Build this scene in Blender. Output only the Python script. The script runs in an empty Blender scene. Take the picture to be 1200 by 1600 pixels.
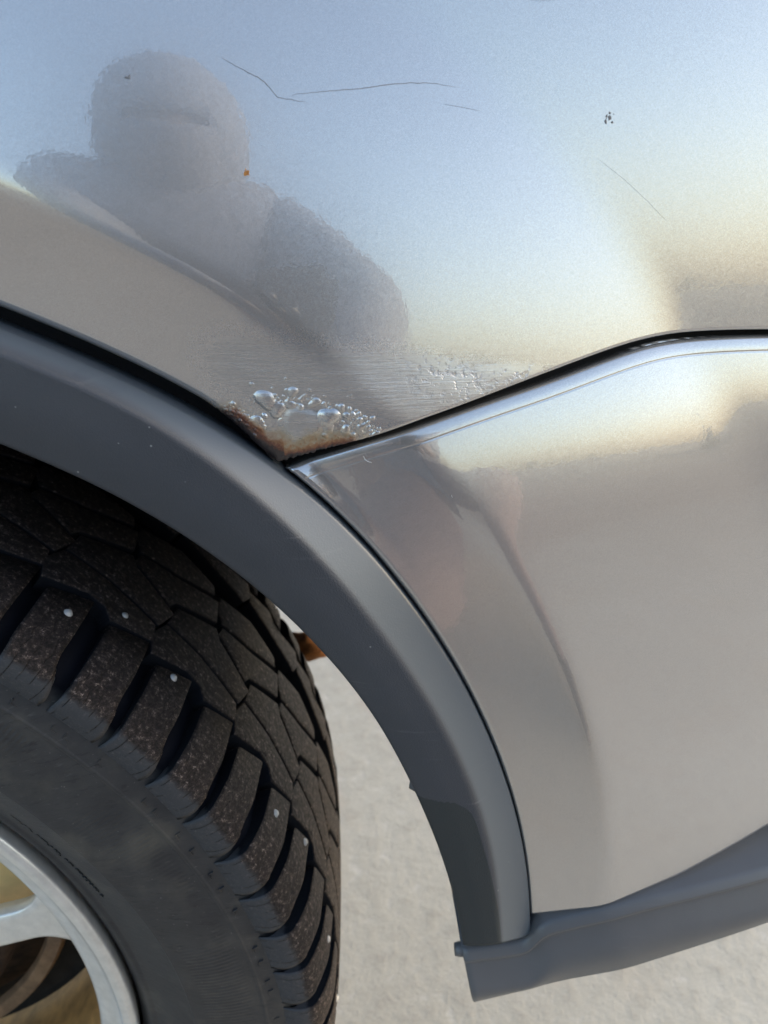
import bpy, bmesh, math, random
import numpy as np
from mathutils import Vector, Matrix, noise

# ---------------------------------------------------------------- camera, sky, sun, exposure
scene = bpy.context.scene
col = scene.collection
GZ = -0.336                       # ground height; wheel centre is the origin, the car's side faces -Y
CAM = Vector((0.3434, -0.2538, 0.4082))
YAW, PITCH, ROLL = 0.056, 0.408, 0.002
cam_d = bpy.data.cameras.new("camera")
cam = bpy.data.objects.new("camera", cam_d)
col.objects.link(cam)
scene.camera = cam
fw = Vector((math.sin(YAW)*math.cos(PITCH), math.cos(YAW)*math.cos(PITCH), -math.sin(PITCH)))
rt = fw.cross(Vector((0, 0, 1))).normalized()
up = rt.cross(fw)
rt2 = rt*math.cos(ROLL) + up*math.sin(ROLL)
up2 = -rt*math.sin(ROLL) + up*math.cos(ROLL)
cam.matrix_world = Matrix(((rt2.x, up2.x, -fw.x, CAM.x), (rt2.y, up2.y, -fw.y, CAM.y), (rt2.z, up2.z, -fw.z, CAM.z), (0, 0, 0, 1)))
cam_d.sensor_fit = 'HORIZONTAL'
cam_d.sensor_width = 36.0
cam_d.lens = 34.83
cam_d.clip_start = 0.004
cam_d.clip_end = 2000
cam_d.dof.use_dof = True
cam_d.dof.focus_distance = 0.285
cam_d.dof.aperture_fstop = 17.0

SUN_AZ = math.radians(97)         # to the right of straight behind the camera
SUN_EL = math.radians(17)
sun_dir = Vector((math.sin(SUN_AZ)*math.cos(SUN_EL), -math.cos(SUN_AZ)*math.cos(SUN_EL), math.sin(SUN_EL)))
world = bpy.data.worlds.new("World")
scene.world = world
world.use_nodes = True
wn = world.node_tree
bg = wn.nodes['Background']
sky = wn.nodes.new('ShaderNodeTexSky')
sky.sky_type = 'NISHITA'
sky.sun_disc = False
sky.sun_elevation = SUN_EL
sky.sun_rotation = math.atan2(sun_dir.x, sun_dir.y)
sky.air_density = 1.0
sky.dust_density = 2.3
sky.ozone_density = 1.0
wn.links.new(sky.outputs[0], bg.inputs[0])
bg.inputs[1].default_value = 0.15
sd = bpy.data.lights.new("sun", 'SUN')
sd.energy = 0.5
sd.angle = math.radians(25)
sd.color = (1.0, 0.92, 0.82)
sun = bpy.data.objects.new("sun", sd)
col.objects.link(sun)
sun.rotation_euler = sun_dir.to_track_quat('Z', 'Y').to_euler()
sun.location = sun_dir*30
scene.view_settings.view_transform = 'Standard'
scene.view_settings.look = 'None'
scene.view_settings.gamma = 1.0
scene.view_settings.exposure = 1.72
scene.cycles.max_bounces = 8
scene.cycles.caustics_reflective = False
scene.cycles.caustics_refractive = False

# ---------------------------------------------------------------- helpers
rng = random.Random(7)
nrg = np.random.default_rng(11)

def sstep(a, b, x):
    t = np.clip((x-a)/(b-a), 0, 1)
    return t*t*(3-2*t)

def spline(pts, n=None, ts=None):
    """natural cubic spline through 2-D points, by chord length"""
    P = np.array(pts, float)
    c = np.r_[0, np.cumsum(np.linalg.norm(np.diff(P, axis=0), axis=1))]
    m = len(P)
    h = np.diff(c)
    A = np.zeros((m, m)); B = np.zeros((m, P.shape[1]))
    A[0, 0] = A[-1, -1] = 1
    for i in range(1, m-1):
        A[i, i-1] = h[i-1]; A[i, i] = 2*(h[i-1]+h[i]); A[i, i+1] = h[i]
        B[i] = 6*((P[i+1]-P[i])/h[i]-(P[i]-P[i-1])/h[i-1])
    M = np.linalg.solve(A, B)
    t = np.linspace(0, c[-1], n) if ts is None else np.asarray(ts)*c[-1]
    k = np.clip(np.searchsorted(c, t)-1, 0, m-2)
    hk = h[k][:, None]; a = ((c[k+1]-t))[:, None]; b = ((t-c[k]))[:, None]
    return (M[k]*a**3+M[k+1]*b**3)/(6*hk)+(P[k]/hk-M[k]*hk/6)*a+(P[k+1]/hk-M[k+1]*hk/6)*b

def smooth1(x, xs, ys, n=9, w=3.0):
    """linear table averaged over a window, for gentle curves"""
    return sum(np.interp(x+(i-(n-1)/2)*w/(n-1), xs, ys) for i in range(n))/n

def seg_dist(X, Z, line):
    """distance of every point to a polyline"""
    L = np.array(line, float)
    best = np.full(X.shape, 1e9)
    for i in range(len(L)-1):
        a, b = L[i], L[i+1]; d = b-a
        t = np.clip(((X-a[0])*d[0]+(Z-a[1])*d[1])/(d@d+1e-18), 0, 1)
        best = np.minimum(best, (X-a[0]-t*d[0])**2+(Z-a[1]-t*d[1])**2)
    return np.sqrt(best)

def mesh_from(name, V, Fq, smooth=True):
    me = bpy.data.meshes.new(name)
    V = np.asarray(V, float)
    if isinstance(Fq, np.ndarray):
        nf, k = Fq.shape
        me.vertices.add(len(V)); me.vertices.foreach_set('co', V.ravel())
        me.loops.add(nf*k); me.loops.foreach_set('vertex_index', Fq.ravel().astype(np.int32))
        me.polygons.add(nf); me.polygons.foreach_set('loop_start', (np.arange(nf)*k).astype(np.int32))
        me.update(calc_edges=True)
    else:
        me.from_pydata([tuple(v) for v in V], [], Fq)
    if smooth:
        me.polygons.foreach_set('use_smooth', [True]*len(me.polygons))
    me.update()
    return me

def link(name, me, mat=None, parent=None, **props):
    o = bpy.data.objects.new(name, me)
    col.objects.link(o)
    if mat is not None and me is not None and not me.materials:
        me.materials.append(mat)
    if parent is not None:
        o.parent = parent
    for k, v in props.items():
        o[k] = v
    return o

def grid_faces(n, m, flip=False, wrap=False):
    i, j = np.meshgrid(np.arange(n-1), np.arange(m-(0 if wrap else 1)), indexing='ij')
    j2 = (j+1) % m
    a = i*m+j; b = i*m+j2; c = (i+1)*m+j2; d = (i+1)*m+j
    q = np.stack([a, b, c, d] if not flip else [a, d, c, b], -1)
    return q.reshape(-1, 4)

def fillet(poly, radii, n=5):
    P = [np.array(p, float) for p in poly]
    out = [P[0]]
    for i in range(1, len(P)-1):
        R = radii[i]
        a, b, c = P[i-1], P[i], P[i+1]
        u, v = a-b, c-b
        lu, lv = np.linalg.norm(u), np.linalg.norm(v)
        d = min(R, lu*.48, lv*.48)
        if d <= 0:
            out.append(b); continue
        p0, p2 = b+u/lu*d, b+v/lv*d
        for k in range(n+1):
            t = k/n
            out.append((1-t)**2*p0+2*t*(1-t)*b+t*t*p2)
    out.append(P[-1])
    return np.array(out)

def subdiv_line(P, step):
    out = [P[0]]
    for a, b in zip(P[:-1], P[1:]):
        k = max(1, int(np.ceil(np.linalg.norm(b-a)/step)))
        for i in range(1, k+1):
            out.append(a+(b-a)*i/k)
    return np.array(out)

def lathe(profile, n=160, a0=0.0, a1=2*math.pi, closed=True):
    """profile of (r, y) turned about the Y axis"""
    P = np.array(profile, float)
    th = np.linspace(a0, a1, n, endpoint=not closed)
    V = np.stack([P[None, :, 0]*np.cos(th)[:, None], np.broadcast_to(P[None, :, 1], (n, len(P))), P[None, :, 0]*np.sin(th)[:, None]], -1)
    m = len(P)
    F = []
    for i in range(n if closed else n-1):
        for j in range(m-1):
            i2 = (i+1) % n
            F.append((i*m+j, i2*m+j, i2*m+j+1, i*m+j+1))
    return V.reshape(-1, 3), np.array(F)

def add_attr(me, name, arr):
    at = me.attributes.new(name, 'FLOAT', 'POINT')
    at.data.foreach_set('value', np.asarray(arr, np.float32).ravel())

# ---------------------------------------------------------------- materials
class NT:
    def __init__(self, name):
        self.m = bpy.data.materials.new(name)
        self.m.use_nodes = True
        self.t = self.m.node_tree
        self.b = self.t.nodes['Principled BSDF']
    def n(self, typ, _in=None, **kw):
        nd = self.t.nodes.new(typ)
        for k, v in kw.items():
            setattr(nd, k, v)
        for k, v in (_in or {}).items():
            self.s(nd.inputs[k], v)
        return nd
    def s(self, sock, v):
        if isinstance(v, bpy.types.NodeSocket):
            self.t.links.new(v, sock)
        elif isinstance(v, bpy.types.Node):
            self.t.links.new(v.outputs[0], sock)
        else:
            sock.default_value = v
    def math(self, op, a, b=0.0, c=None, clamp=False):
        nd = self.n('ShaderNodeMath', operation=op, use_clamp=clamp)
        self.s(nd.inputs[0], a); self.s(nd.inputs[1], b)
        if c is not None: self.s(nd.inputs[2], c)
        return nd.outputs[0]
    def vmath(self, op, a, b=(0, 0, 0)):
        nd = self.n('ShaderNodeVectorMath', operation=op)
        self.s(nd.inputs[0], a)
        if op == 'SCALE': self.s(nd.inputs['Scale'], b)
        else: self.s(nd.inputs[1], b)
        return nd.outputs[0]
    def mix(self, f, a, b):
        nd = self.n('ShaderNodeMix', data_type='RGBA')
        self.s(nd.inputs[0], f); self.s(nd.inputs[6], a); self.s(nd.inputs[7], b)
        return nd.outputs[2]
    def mixf(self, f, a, b):
        nd = self.n('ShaderNodeMix', data_type='FLOAT')
        self.s(nd.inputs[0], f); self.s(nd.inputs[2], a); self.s(nd.inputs[3], b)
        return nd.outputs[0]
    def obj(self):
        return self.n('ShaderNodeTexCoord').outputs['Object']
    def noise(self, vec, scale, detail=4, rough=.55, out=0):
        return self.n('ShaderNodeTexNoise', {'Vector': vec, 'Scale': scale, 'Detail': detail, 'Roughness': rough}).outputs[out]
    def ramp(self, f, stops):
        nd = self.n('ShaderNodeValToRGB', {0: f})
        el = nd.color_ramp.elements
        while len(el) < len(stops): el.new(.5)
        for e, (p, c) in zip(el, stops):
            e.position = p; e.color = c if len(c) == 4 else (*c, 1)
        return nd.outputs[0]
    def rng(self, f, a, b, c=0.0, d=1.0):
        nd = self.n('ShaderNodeMapRange', {0: f, 1: a, 2: b, 3: c, 4: d})
        return nd.outputs[0]
    def attr(self, name):
        return self.n('ShaderNodeAttribute', attribute_name=name).outputs['Fac']
    def bump(self, h, strength, dist, normal=None):
        nd = self.n('ShaderNodeBump', {'Height': h, 'Strength': strength, 'Distance': dist})
        if normal is not None: self.s(nd.inputs['Normal'], normal)
        return nd.outputs[0]
    def set(self, **kw):
        for k, v in kw.items():
            self.s(self.b.inputs[k.replace('_', ' ')], v)
        return self.m

def paint_material(name, marks):
    t = NT(name)
    o = t.obj()
    warp = t.vmath('ADD', o, t.vmath('SCALE', t.noise(o, 900, 2, out=1), .0004))
    vor = t.n('ShaderNodeTexVoronoi', {'Vector': warp, 'Scale': 4200.0})
    vor2 = t.n('ShaderNodeTexVoronoi', {'Vector': o, 'Scale': 2600.0})
    geo = t.n('ShaderNodeNewGeometry').outputs['Normal']
    fl = t.vmath('SCALE', t.vmath('SUBTRACT', vor.outputs['Color'], (.5, .5, .5)), .06)
    fl2 = t.vmath('SCALE', t.vmath('SUBTRACT', vor2.outputs['Color'], (.5, .5, .5)), .010)
    rnd = t.math('MULTIPLY', t.n('ShaderNodeSeparateColor', {0: vor.outputs['Color']}).outputs[1], 1.0)
    base = t.mix(rnd, (.43, .41, .395, 1), (.55, .53, .51, 1))
    metallic, rough, coat = .68, .24, 1.0
    peel = t.bump(t.noise(o, 420, 2), .045, .0003)
    nrm = None
    if marks:
        # shape attributes are baked per vertex: rust, scuff, residue
        ru, sc, rs = t.attr('rust'), t.attr('scuff'), t.attr('residue')
        n1 = t.noise(o, 170, 6, .60); n2 = t.noise(o, 900, 4, .6); n0 = t.noise(o, 90, 3)
        rv = t.math('ADD', ru, t.math('MULTIPLY', t.math('SUBTRACT', n1, .5), .75))
        rm = t.rng(rv, .42, .62)
        stain = t.math('MULTIPLY', t.rng(rv, .22, .55), .75)
        rcol = t.ramp(t.math('ADD', t.math('MULTIPLY', t.attr('rustdeep'), .75), t.math('MULTIPLY', t.math('SUBTRACT', n2, .5), .55)),
                      [(0.0, (.33, .24, .14)), (.16, (.27, .12, .045)), (.36, (.13, .036, .013)), (.58, (.018, .009, .007))])
        base = t.mix(stain, base, (.42, .33, .20, 1))
        st = t.n('ShaderNodeMapping', {'Vector': o, 'Rotation': (0, math.radians(8), 0), 'Scale': (38, 38, 1500)})
        lines = t.noise(st.outputs[0], 1.0, 5, .7)
        st2 = t.n('ShaderNodeMapping', {'Vector': o, 'Rotation': (0, math.radians(-14), 0), 'Scale': (60, 60, 900)})
        lines2 = t.noise(st2.outputs[0], 1.0, 4, .7)
        scm = t.math('MULTIPLY', sc, t.rng(t.math('MAXIMUM', lines, lines2), .50, .66), clamp=True)
        base = t.mix(t.math('MULTIPLY', scm, .35), base, (.80, .79, .78, 1))
        res = t.math('MULTIPLY', rs, t.rng(t.noise(o, 330, 5, .6), .40, .48))
        dots = t.math('MULTIPLY', t.attr('dots'), t.rng(t.noise(o, 650, 2), .66, .70))
        base = t.mix(t.math('MULTIPLY', res, .45), base, (.74, .72, .66, 1))
        base = t.mix(t.math('MULTIPLY', dots, .7), base, (.10, .095, .09, 1))
        base = t.mix(rm, base, rcol)
        metallic = t.mixf(rm, t.mixf(t.math('MAXIMUM', stain, t.math('MULTIPLY', res, .5)), .66, .45), 0.0)
        rough = t.mixf(rm, t.mixf(t.math('MULTIPLY', sc, .6), .25, t.mixf(scm, .36, .22)), t.mixf(n2, .28, .8))
        coat = t.mixf(rm, t.mixf(t.math('MAXIMUM', res, t.math('MULTIPLY', sc, .8)), 1.0, .22), .35)
        hgt = t.math('ADD', t.math('MULTIPLY', t.math('MULTIPLY', sc, lines), .8), t.math('ADD', t.math('MULTIPLY', rm, t.math('MULTIPLY', n2, 1.6)), t.math('MULTIPLY', res, .6)))
        nrm = t.bump(hgt, .55, .0004)
    nb = nrm if nrm is not None else geo
    nn = t.vmath('NORMALIZE', t.vmath('ADD', nb, t.vmath('ADD', fl, fl2)))
    if nrm is not None:
        peel = t.bump(t.noise(o, 420, 2), .045, .0003, nrm)
    t.set(Base_Color=base, Metallic=metallic, Roughness=rough, Coat_Weight=coat, Coat_Roughness=.03, Coat_IOR=2.2, Normal=nn, Coat_Normal=peel)
    return t.m

def plastic_material(name, colr, rough=.42, grain=.35, dark_patch=False):
    t = NT(name)
    o = t.obj()
    g = t.noise(o, 1300, 3, .7)
    g2 = t.noise(o, 60, 4)
    fine = t.noise(o, 14, 5, .6)
    c = t.mix(t.math('MULTIPLY', g2, .5), (*colr, 1), tuple(min(1, k*1.45) for k in colr)+(1,))
    spk = t.n('ShaderNodeTexVoronoi', {'Vector': o, 'Scale': 190.0})
    dust = t.math('MULTIPLY', t.rng(spk.outputs['Distance'], .09, .04), t.rng(t.n('ShaderNodeSeparateColor', {0: spk.outputs['Color']}).outputs[0], .80, .86))
    c = t.mix(t.math('MULTIPLY', dust, .6), c, (.45, .45, .43, 1))
    mp = t.n('ShaderNodeMapping', {'Vector': o, 'Rotation': (0, .7, 0), 'Scale': (30, 30, 500)})
    scf = t.math('MULTIPLY', t.rng(t.noise(mp.outputs[0], 1.0, 4, .7), .60, .70), t.rng(t.noise(o, 25, 3), .50, .62))
    c = t.mix(t.math('MULTIPLY', scf, .28), c, (.20, .20, .21, 1))
    chalk = t.rng(t.noise(o, 9, 4), .42, .66)
    c = t.mix(t.math('MULTIPLY', chalk, .30), c, (.085, .086, .092, 1))
    r = t.math('ADD', rough-.08, t.math('MULTIPLY', fine, .16))
    gs = grain
    if dark_patch:
        a = t.attr('dark_patch')
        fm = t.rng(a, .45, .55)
        c = t.mix(fm, c, tuple(k*.62 for k in (colr[0]*.95, colr[1]*1.1, colr[2]*1.0))+(1,))  # darker patch with its own outline on the lower trim
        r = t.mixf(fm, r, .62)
        e = t.attr('chamfer')
        for px_, pz_, rr_ in ((.2585, .690, .0032), (.2690, .6855, .0042)):
            dd = t.n('ShaderNodeVectorMath', {0: t.vmath('ADD', o, t.vmath('SCALE', t.vmath('SUBTRACT', t.noise(o, 300, 3, out=1), (.5, .5, .5)), .006)), 1: (px_, -.0075, pz_)}, operation='DISTANCE').outputs['Value']
            c = t.mix(t.rng(dd, rr_, rr_*.75, 0, .75), c, (.022, .024, .034, 1))
        gs = t.mixf(e, grain, grain*.25)
        r = t.mixf(e, r, .34)
        c = t.mix(t.math('MULTIPLY', e, .75), c, (.085, .105, .125, 1))  # the chamfer's bluish sky sheen is painted into the base colour
    nd = t.n('ShaderNodeBump', {'Height': g, 'Distance': .00025})
    t.s(nd.inputs['Strength'], gs)
    t.set(Base_Color=c, Roughness=r, Normal=nd.outputs[0], Specular_IOR_Level=.5)
    if dark_patch:
        t.set(Coat_Weight=t.math('MULTIPLY', e, .25), Coat_Roughness=.28, Coat_IOR=1.7)
    return t.m

def rubber_material(name, tread):
    t = NT(name)
    o = t.obj()
    if tread:
        n1 = t.noise(o, 430, 7, .85); n2 = t.noise(o, 60, 4)
        v = t.n('ShaderNodeTexVoronoi', {'Vector': o, 'Scale': 900.0})
        c = t.ramp(n1, [(.34, (.005, .004, .004)), (.50, (.022, .0165, .0145)), (.58, (.062, .046, .040)), (.67, (.42, .34, .30))])
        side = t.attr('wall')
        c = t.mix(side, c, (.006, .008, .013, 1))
        sf = t.attr('scuff')
        sn = t.rng(t.math('ADD', sf, t.math('MULTIPLY', t.math('SUBTRACT', t.noise(o, 220, 4), .5), .8)), .35, .7)
        c = t.mix(t.math('MULTIPLY', sn, .85), c, (.052, .054, .059, 1))
        sp = t.n('ShaderNodeSeparateXYZ', {0: o})
        ang = t.math('MULTIPLY', t.math('ARCTAN2', sp.outputs[2], sp.outputs[0]), 57.3)
        wv = t.math('FRACT', t.math('ADD', t.math('MULTIPLY', ang, 1.05), t.math('MULTIPLY', t.math('PINGPONG', t.math('MULTIPLY', sp.outputs[1], 260.0), 1.0), .22)))
        sipe = t.math('MULTIPLY', t.rng(wv, .10, .06), t.math('MULTIPLY', t.attr('sipe'), t.math('SUBTRACT', 1.0, side)))
        sipe = t.math('MULTIPLY', sipe, t.rng(t.noise(o, 140, 3), .44, .56))
        c = t.mix(t.math('MULTIPLY', sipe, .75), c, (.004, .004, .005, 1))
        h = t.math('ADD', t.math('MULTIPLY', sipe, -2.5), t.math('MULTIPLY', n1, t.mixf(sn, 1.0, .35)), t.math('MULTIPLY', v.outputs['Distance'], .3))
        t.set(Base_Color=c, Roughness=t.mixf(t.math('MAXIMUM', side, t.math('SUBTRACT', .7, n1)), .55, .95), Normal=t.bump(h, .9, .0009), Specular_IOR_Level=.28)
    else:
        sep = t.n('ShaderNodeSeparateXYZ', {0: o})
        x, z = sep.outputs[0], sep.outputs[2]
        ang = t.math('ARCTAN2', z, x); rad = t.math('SQRT', t.math('ADD', t.math('MULTIPLY', x, x), t.math('MULTIPLY', z, z)))
        # scrape marks run across the sidewall
        cmb = t.n('ShaderNodeCombineXYZ', {0: t.math('MULTIPLY', t.math('ADD', ang, t.math('MULTIPLY', rad, 1.6)), 115.0), 1: t.math('MULTIPLY', rad, 95.0), 2: 0.0})
        sm = t.noise(cmb.outputs[0], 1.0, 5, .7)
        cm2 = t.n('ShaderNodeCombineXYZ', {0: t.math('MULTIPLY', ang, 16.0), 1: t.math('MULTIPLY', rad, 60.0), 2: 3.0})
        big = t.noise(cm2.outputs[0], 1.0, 4, .6)
        fineN = t.noise(o, 500, 4, .7)
        c = t.mix(t.rng(big, .35, .7), (.017, .018, .021, 1), (.034, .034, .035, 1))
        c = t.mix(t.math('MULTIPLY', t.rng(sm, .57, .62, 0, .95), t.rng(t.noise(o, 14, 2), .42, .52)), c, (.011, .012, .015, 1))
        c = t.mix(t.rng(sm, .40, .30, 0, .5), c, (.075, .075, .074, 1))
        c = t.mix(t.rng(t.noise(o, 38, 4), .52, .75, 0, .6), c, (.090, .083, .068, 1))
        c = t.mix(t.rng(fineN, .66, .74, 0, .6), c, (.24, .23, .21, 1))
        c = t.mix(t.rng(rad, .3125, .3165), c, (.008, .009, .013, 1))
        ribs = t.math('MULTIPLY', t.math('SINE', t.math('MULTIPLY', ang, 760.0)), t.math('MULTIPLY', t.rng(rad, .268, .270), t.math('MULTIPLY', t.rng(rad, .294, .292), t.rng(t.noise(o, 12, 2), .48, .60))))
        h = t.math('ADD', t.math('MULTIPLY', ribs, .35), t.math('ADD', t.math('MULTIPLY', sm, .8), t.math('MULTIPLY', fineN, .25)))
        t.set(Base_Color=c, Roughness=t.mixf(t.rng(rad, .3125, .3165), t.mixf(big, .42, .62), .95), Normal=t.bump(h, .40, .0006), Specular_IOR_Level=t.rng(rad, .3125, .3165, .5, .08))
    return t.m

def simple(name, colr, rough=.6, metallic=0.0, var=.3, scale=60, bump=.2, dist=.0006, coat=0):
    t = NT(name)
    o = t.obj()
    n = t.noise(o, scale, 5, .6)
    c = t.mix(t.rng(n, .3, .7), tuple(k*(1-var) for k in colr)+(1,), tuple(min(1, k*(1+var)) for k in colr)+(1,))
    t.set(Base_Color=c, Roughness=rough, Metallic=metallic, Normal=t.bump(n, bump, dist), Coat_Weight=coat)
    return t.m

def ground_material():
    t = NT("concrete")
    o = t.obj()
    a = t.noise(o, 2.2, 5, .6); b = t.noise(o, 45, 5, .7); c3 = t.noise(o, 320, 3, .7)
    c = t.mix(t.rng(a, .3, .7), (.37, .345, .29, 1), (.46, .435, .37, 1))
    c = t.mix(t.rng(b, .50, .75, 0, .6), c, (.28, .26, .22, 1))
    c = t.mix(t.rng(b, .25, .42, .55, 0), c, (.60, .58, .53, 1))
    c = t.mix(t.rng(c3, .62, .72, 0, .5), c, (.20, .19, .17, 1))
    c = t.mix(t.rng(t.noise(o, 7, 3), .55, .72, 0, .35), c, (.40, .31, .22, 1))
    # behind the photographer the ground is tinted browner to colour the paint's reflections
    yy = t.math('ADD', t.n('ShaderNodeSeparateXYZ', {0: o}).outputs[1], t.math('MULTIPLY', t.math('SUBTRACT', t.noise(o, 1.3, 5), .5), 1.4))
    far = t.rng(yy, -.35, -2.6)
    c = t.mix(t.math('MULTIPLY', far, .95), c, t.mix(a, (.19, .135, .09, 1), (.26, .20, .14, 1)))
    t.set(Base_Color=c, Roughness=.88, Normal=t.bump(t.math('ADD', b, t.math('MULTIPLY', c3, .5)), .5, .003))
    return t.m

M_paint = paint_material("silver_paint_marked", True)
M_paint2 = paint_material("silver_paint", False)
M_trim = plastic_material("grey_textured_plastic", (.038, .042, .051), .56, .85, dark_patch=True)
M_clad = plastic_material("grey_smooth_plastic", (.105, .104, .105), .36, .22)
M_black = simple("gap_black", (.002, .002, .0025), .9, var=.3)
M_liner = simple("dark_felt_liner", (.010, .009, .009), .95, var=.5, scale=300, bump=.6)
M_tyre = rubber_material("sidewall_rubber", False)
M_tread = rubber_material("tread_rubber", True)
M_stud = simple("stud_steel", (.55, .54, .52), .6, .2, var=.15, scale=900)
M_rim = simple("silver_alloy", (.70, .67, .61), .34, .35, var=.10, scale=140, bump=.08, coat=.6)
M_barrel = simple("dusty_gold_barrel", (.50, .27, .09), .6, .1, var=.35, scale=70, bump=.2)
M_gold = simple("gold_block_tone", (.80, .56, .24), .45, .15, var=.2, scale=40, bump=.15)
M_drum = simple("rusted_iron", (.065, .040, .026), .85, .1, var=.6, scale=90, bump=.8, dist=.001)
M_dark = simple("dark_suspension", (.018, .015, .013), .8, var=.5, scale=60, bump=.4)
M_orange = simple("rust_orange", (.30, .12, .035), .9, var=.5, scale=120, bump=.8)
M_scratch = simple("bare_scratch", (.17, .165, .165), .6, .2, var=.3, scale=900)
M_scr_l = simple("pale_scratch", (.75, .74, .72), .6, .2, var=.3, scale=900)
M_ground = ground_material()

# ---------------------------------------------------------------- the ground
gv = []
gx = np.r_[-300, -100, -30, -10, -4, np.linspace(-2, 4, 13), 8, 20, 60, 150, 300]
V = np.array([(x, y, GZ) for x in gx for y in gx])
link('ground', mesh_from('ground', V, grid_faces(len(gx), len(gx), flip=True)), M_ground, kind='structure')

# ---------------------------------------------------------------- car body surface
_r = np.linspace(.30, 1.8, 3001)
_s = .11+(-.28)*sstep(.483, .498, _r)-.045*sstep(.505, .575, _r)+.122*sstep(.578, .600, _r)
_H = np.cumsum(_s)*(_r[1]-_r[0])
_H -= np.interp(.452, _r, _H)
_ct = np.radians([-90, 0, 11, 16, 23, 29, 34, 42, 48, 52, 57, 60, 75, 90, 180])
_cr = np.array([.455, .465, .474, .480, .4885, .4925, .493, .491, .4925, .488, .480, .476, .465, .46, .46])
def sheet(x, z):
    """how far the body skin stands out from the plane y = 0"""
    r = np.hypot(x, z); th = np.arctan2(z, x)
    th = np.where(th > np.pi/2, np.pi-th, th)
    r = r-(smooth1(th, _ct, _cr, 9, .16)-.491)*sstep(.9, .5, r)
    return np.interp(r, _r, _H)-.35*np.clip(z-.42, 0, 9)**2-.5*np.clip(x-.52, 0, 9)**2

TH = np.radians([0, 10.4, 16, 20.8, 25.8, 31.4, 37.6, 41.5, 44.8, 48.5, 52.1, 54.9, 57.6, 65, 75, 90])
RO = np.array([.432, .4365, .4405, .4436, .4463, .4492, .4515, .4520, .4505, .4470, .4425, .4385, .4350, .4270, .421, .418])
TC = np.radians([0, 12.9, 19, 23.7, 30, 35.2, 40.6, 44.9, 48.5, 51.5, 54.2, 56.9, 65, 75, 90])
RC = np.array([.415, .423, .429, .4325, .4358, .4375, .4400, .4412, .4408, .4395, .4360, .432, .4245, .4185, .4155])
TI = np.radians([0, 11, 18.2, 24, 28.3, 32.4, 39.3, 44.5, 48.9, 52.3, 55.3, 65, 75, 90])
RI = np.array([.400, .4025, .4045, .4065, .409, .411, .4112, .4095, .4062, .403, .399, .391, .386, .384])
def tab(th, T, R):
    th = np.where(th > np.pi/2, np.pi-th, th)
    return smooth1(th, T, R, 9, .10)

root_loc = Vector((0, 0, GZ))
car = bpy.data.objects.new('parked_car', None)
col.objects.link(car)
car.location = root_loc
car.empty_display_size = .1
car['label'] = "silver parked car with rust bubbles in the paint above its grey wheel arch trim"
car['category'] = "car"
def carpart(name, me, mat, parent=None, **p):
    """mesh vertices are given in world space; move them to the car's origin"""
    if parent is None or parent is car:
        me.transform(Matrix.Translation(-root_loc))
        return link(name, me, mat, car, **p)
    return link(name, me, mat, parent, **p)

# --- seams
SEAM_Q = [(0.3189, 0.3182), (0.3347, 0.3231), (0.3529, 0.3284), (0.3664, 0.3330), (0.3801, 0.3372), (0.4031, 0.3446), (0.4265, 0.3520), (0.4450, 0.3573), (0.4600, 0.3601), (0.4747, 0.3611), (0.4992, 0.3612), (.56, .360), (.75, .357), (1.2, .355)]
SEAM_B = [(0.3217, 0.3154), (0.3392, 0.3212), (0.3619, 0.3286), (0.3802, 0.3341), (0.3987, 0.3395), (0.4151, 0.3441), (0.4387, 0.3513), (0.4604, 0.3566), (0.4751, 0.3580), (0.4997, 0.3586), (.56, .3575), (.75, .3545), (1.2, .3525)]
seam_q = spline(SEAM_Q, 500)
seam_b = spline(SEAM_B, 500)
GAPQ = .0048
thq = np.radians(np.linspace(44.95, 178, 500))
arch_q = np.stack([(tab(thq, TH, RO)+GAPQ*sstep(.779, .86, thq))*np.cos(thq), (tab(thq, TH, RO)+GAPQ*sstep(.779, .86, thq))*np.sin(thq)], -1)
arch_q[0] = seam_q[0]

BLIST = [(0.3166, 0.3419, 0.0036, .8), (0.3204, 0.3385, 0.0029, .75), (0.3185, 0.3403, 0.0026, .6), (0.326, 0.3448, 0.0019, .9), (0.3249, 0.3404, 0.0019, .7), (0.3158, 0.3361, 0.00105, 1.1), (0.3131, 0.3337, 0.00264, .6), (0.329, 0.3332, 0.0072, .22), (0.338, 0.3358, 0.0037, .95), (0.3377, 0.3321, 0.0024, .6), (0.3367, 0.3292, 0.00105, 1.1), (0.3426, 0.3392, 0.00144, .8), (0.3445, 0.3364, 0.00144, .9), (0.3467, 0.3369, 0.00105, 1.1), (0.3338, 0.3414, 0.00168, .8), (0.3491, 0.3322, 0.00144, .9), (0.344, 0.3309, 0.00192, .9), (0.3489, 0.3348, 0.0012, .9), (0.3454, 0.3387, 0.00096, .9), (0.3464, 0.3293, 0.0012, .9), (0.3518, 0.3322, 0.00096, .9), (0.3324, 0.3405, 0.0012, .8), (0.3286, 0.3395, 0.0012, .8), (0.3217, 0.3338, 0.00168, .5)]
br = random.Random(3)
for k in range(60):      # small blisters along the upper rim of the cluster
    u = br.random()
    BLIST.append((.312+.042*u, .3445-.004*u-.010*u*u+br.gauss(0, .0016), br.uniform(.00035, .0008), br.uniform(.6, 1.0)))
for k in range(85):      # froth at the right end by the seam
    a = br.random()
    BLIST.append((.3455+.010*a+br.gauss(0, .0012), .3345-.004*a+br.gauss(0, .0026), br.uniform(.00035, .00085), br.uniform(.7, 1.1)))
for k in range(70):      # froth on the left, going brown
    a = br.random()
    BLIST.append((.3035+.012*a+br.gauss(0, .0010), .3375-.006*a+br.gauss(0, .0016), br.uniform(.00035, .0009), br.uniform(.7, 1.1)))
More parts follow.
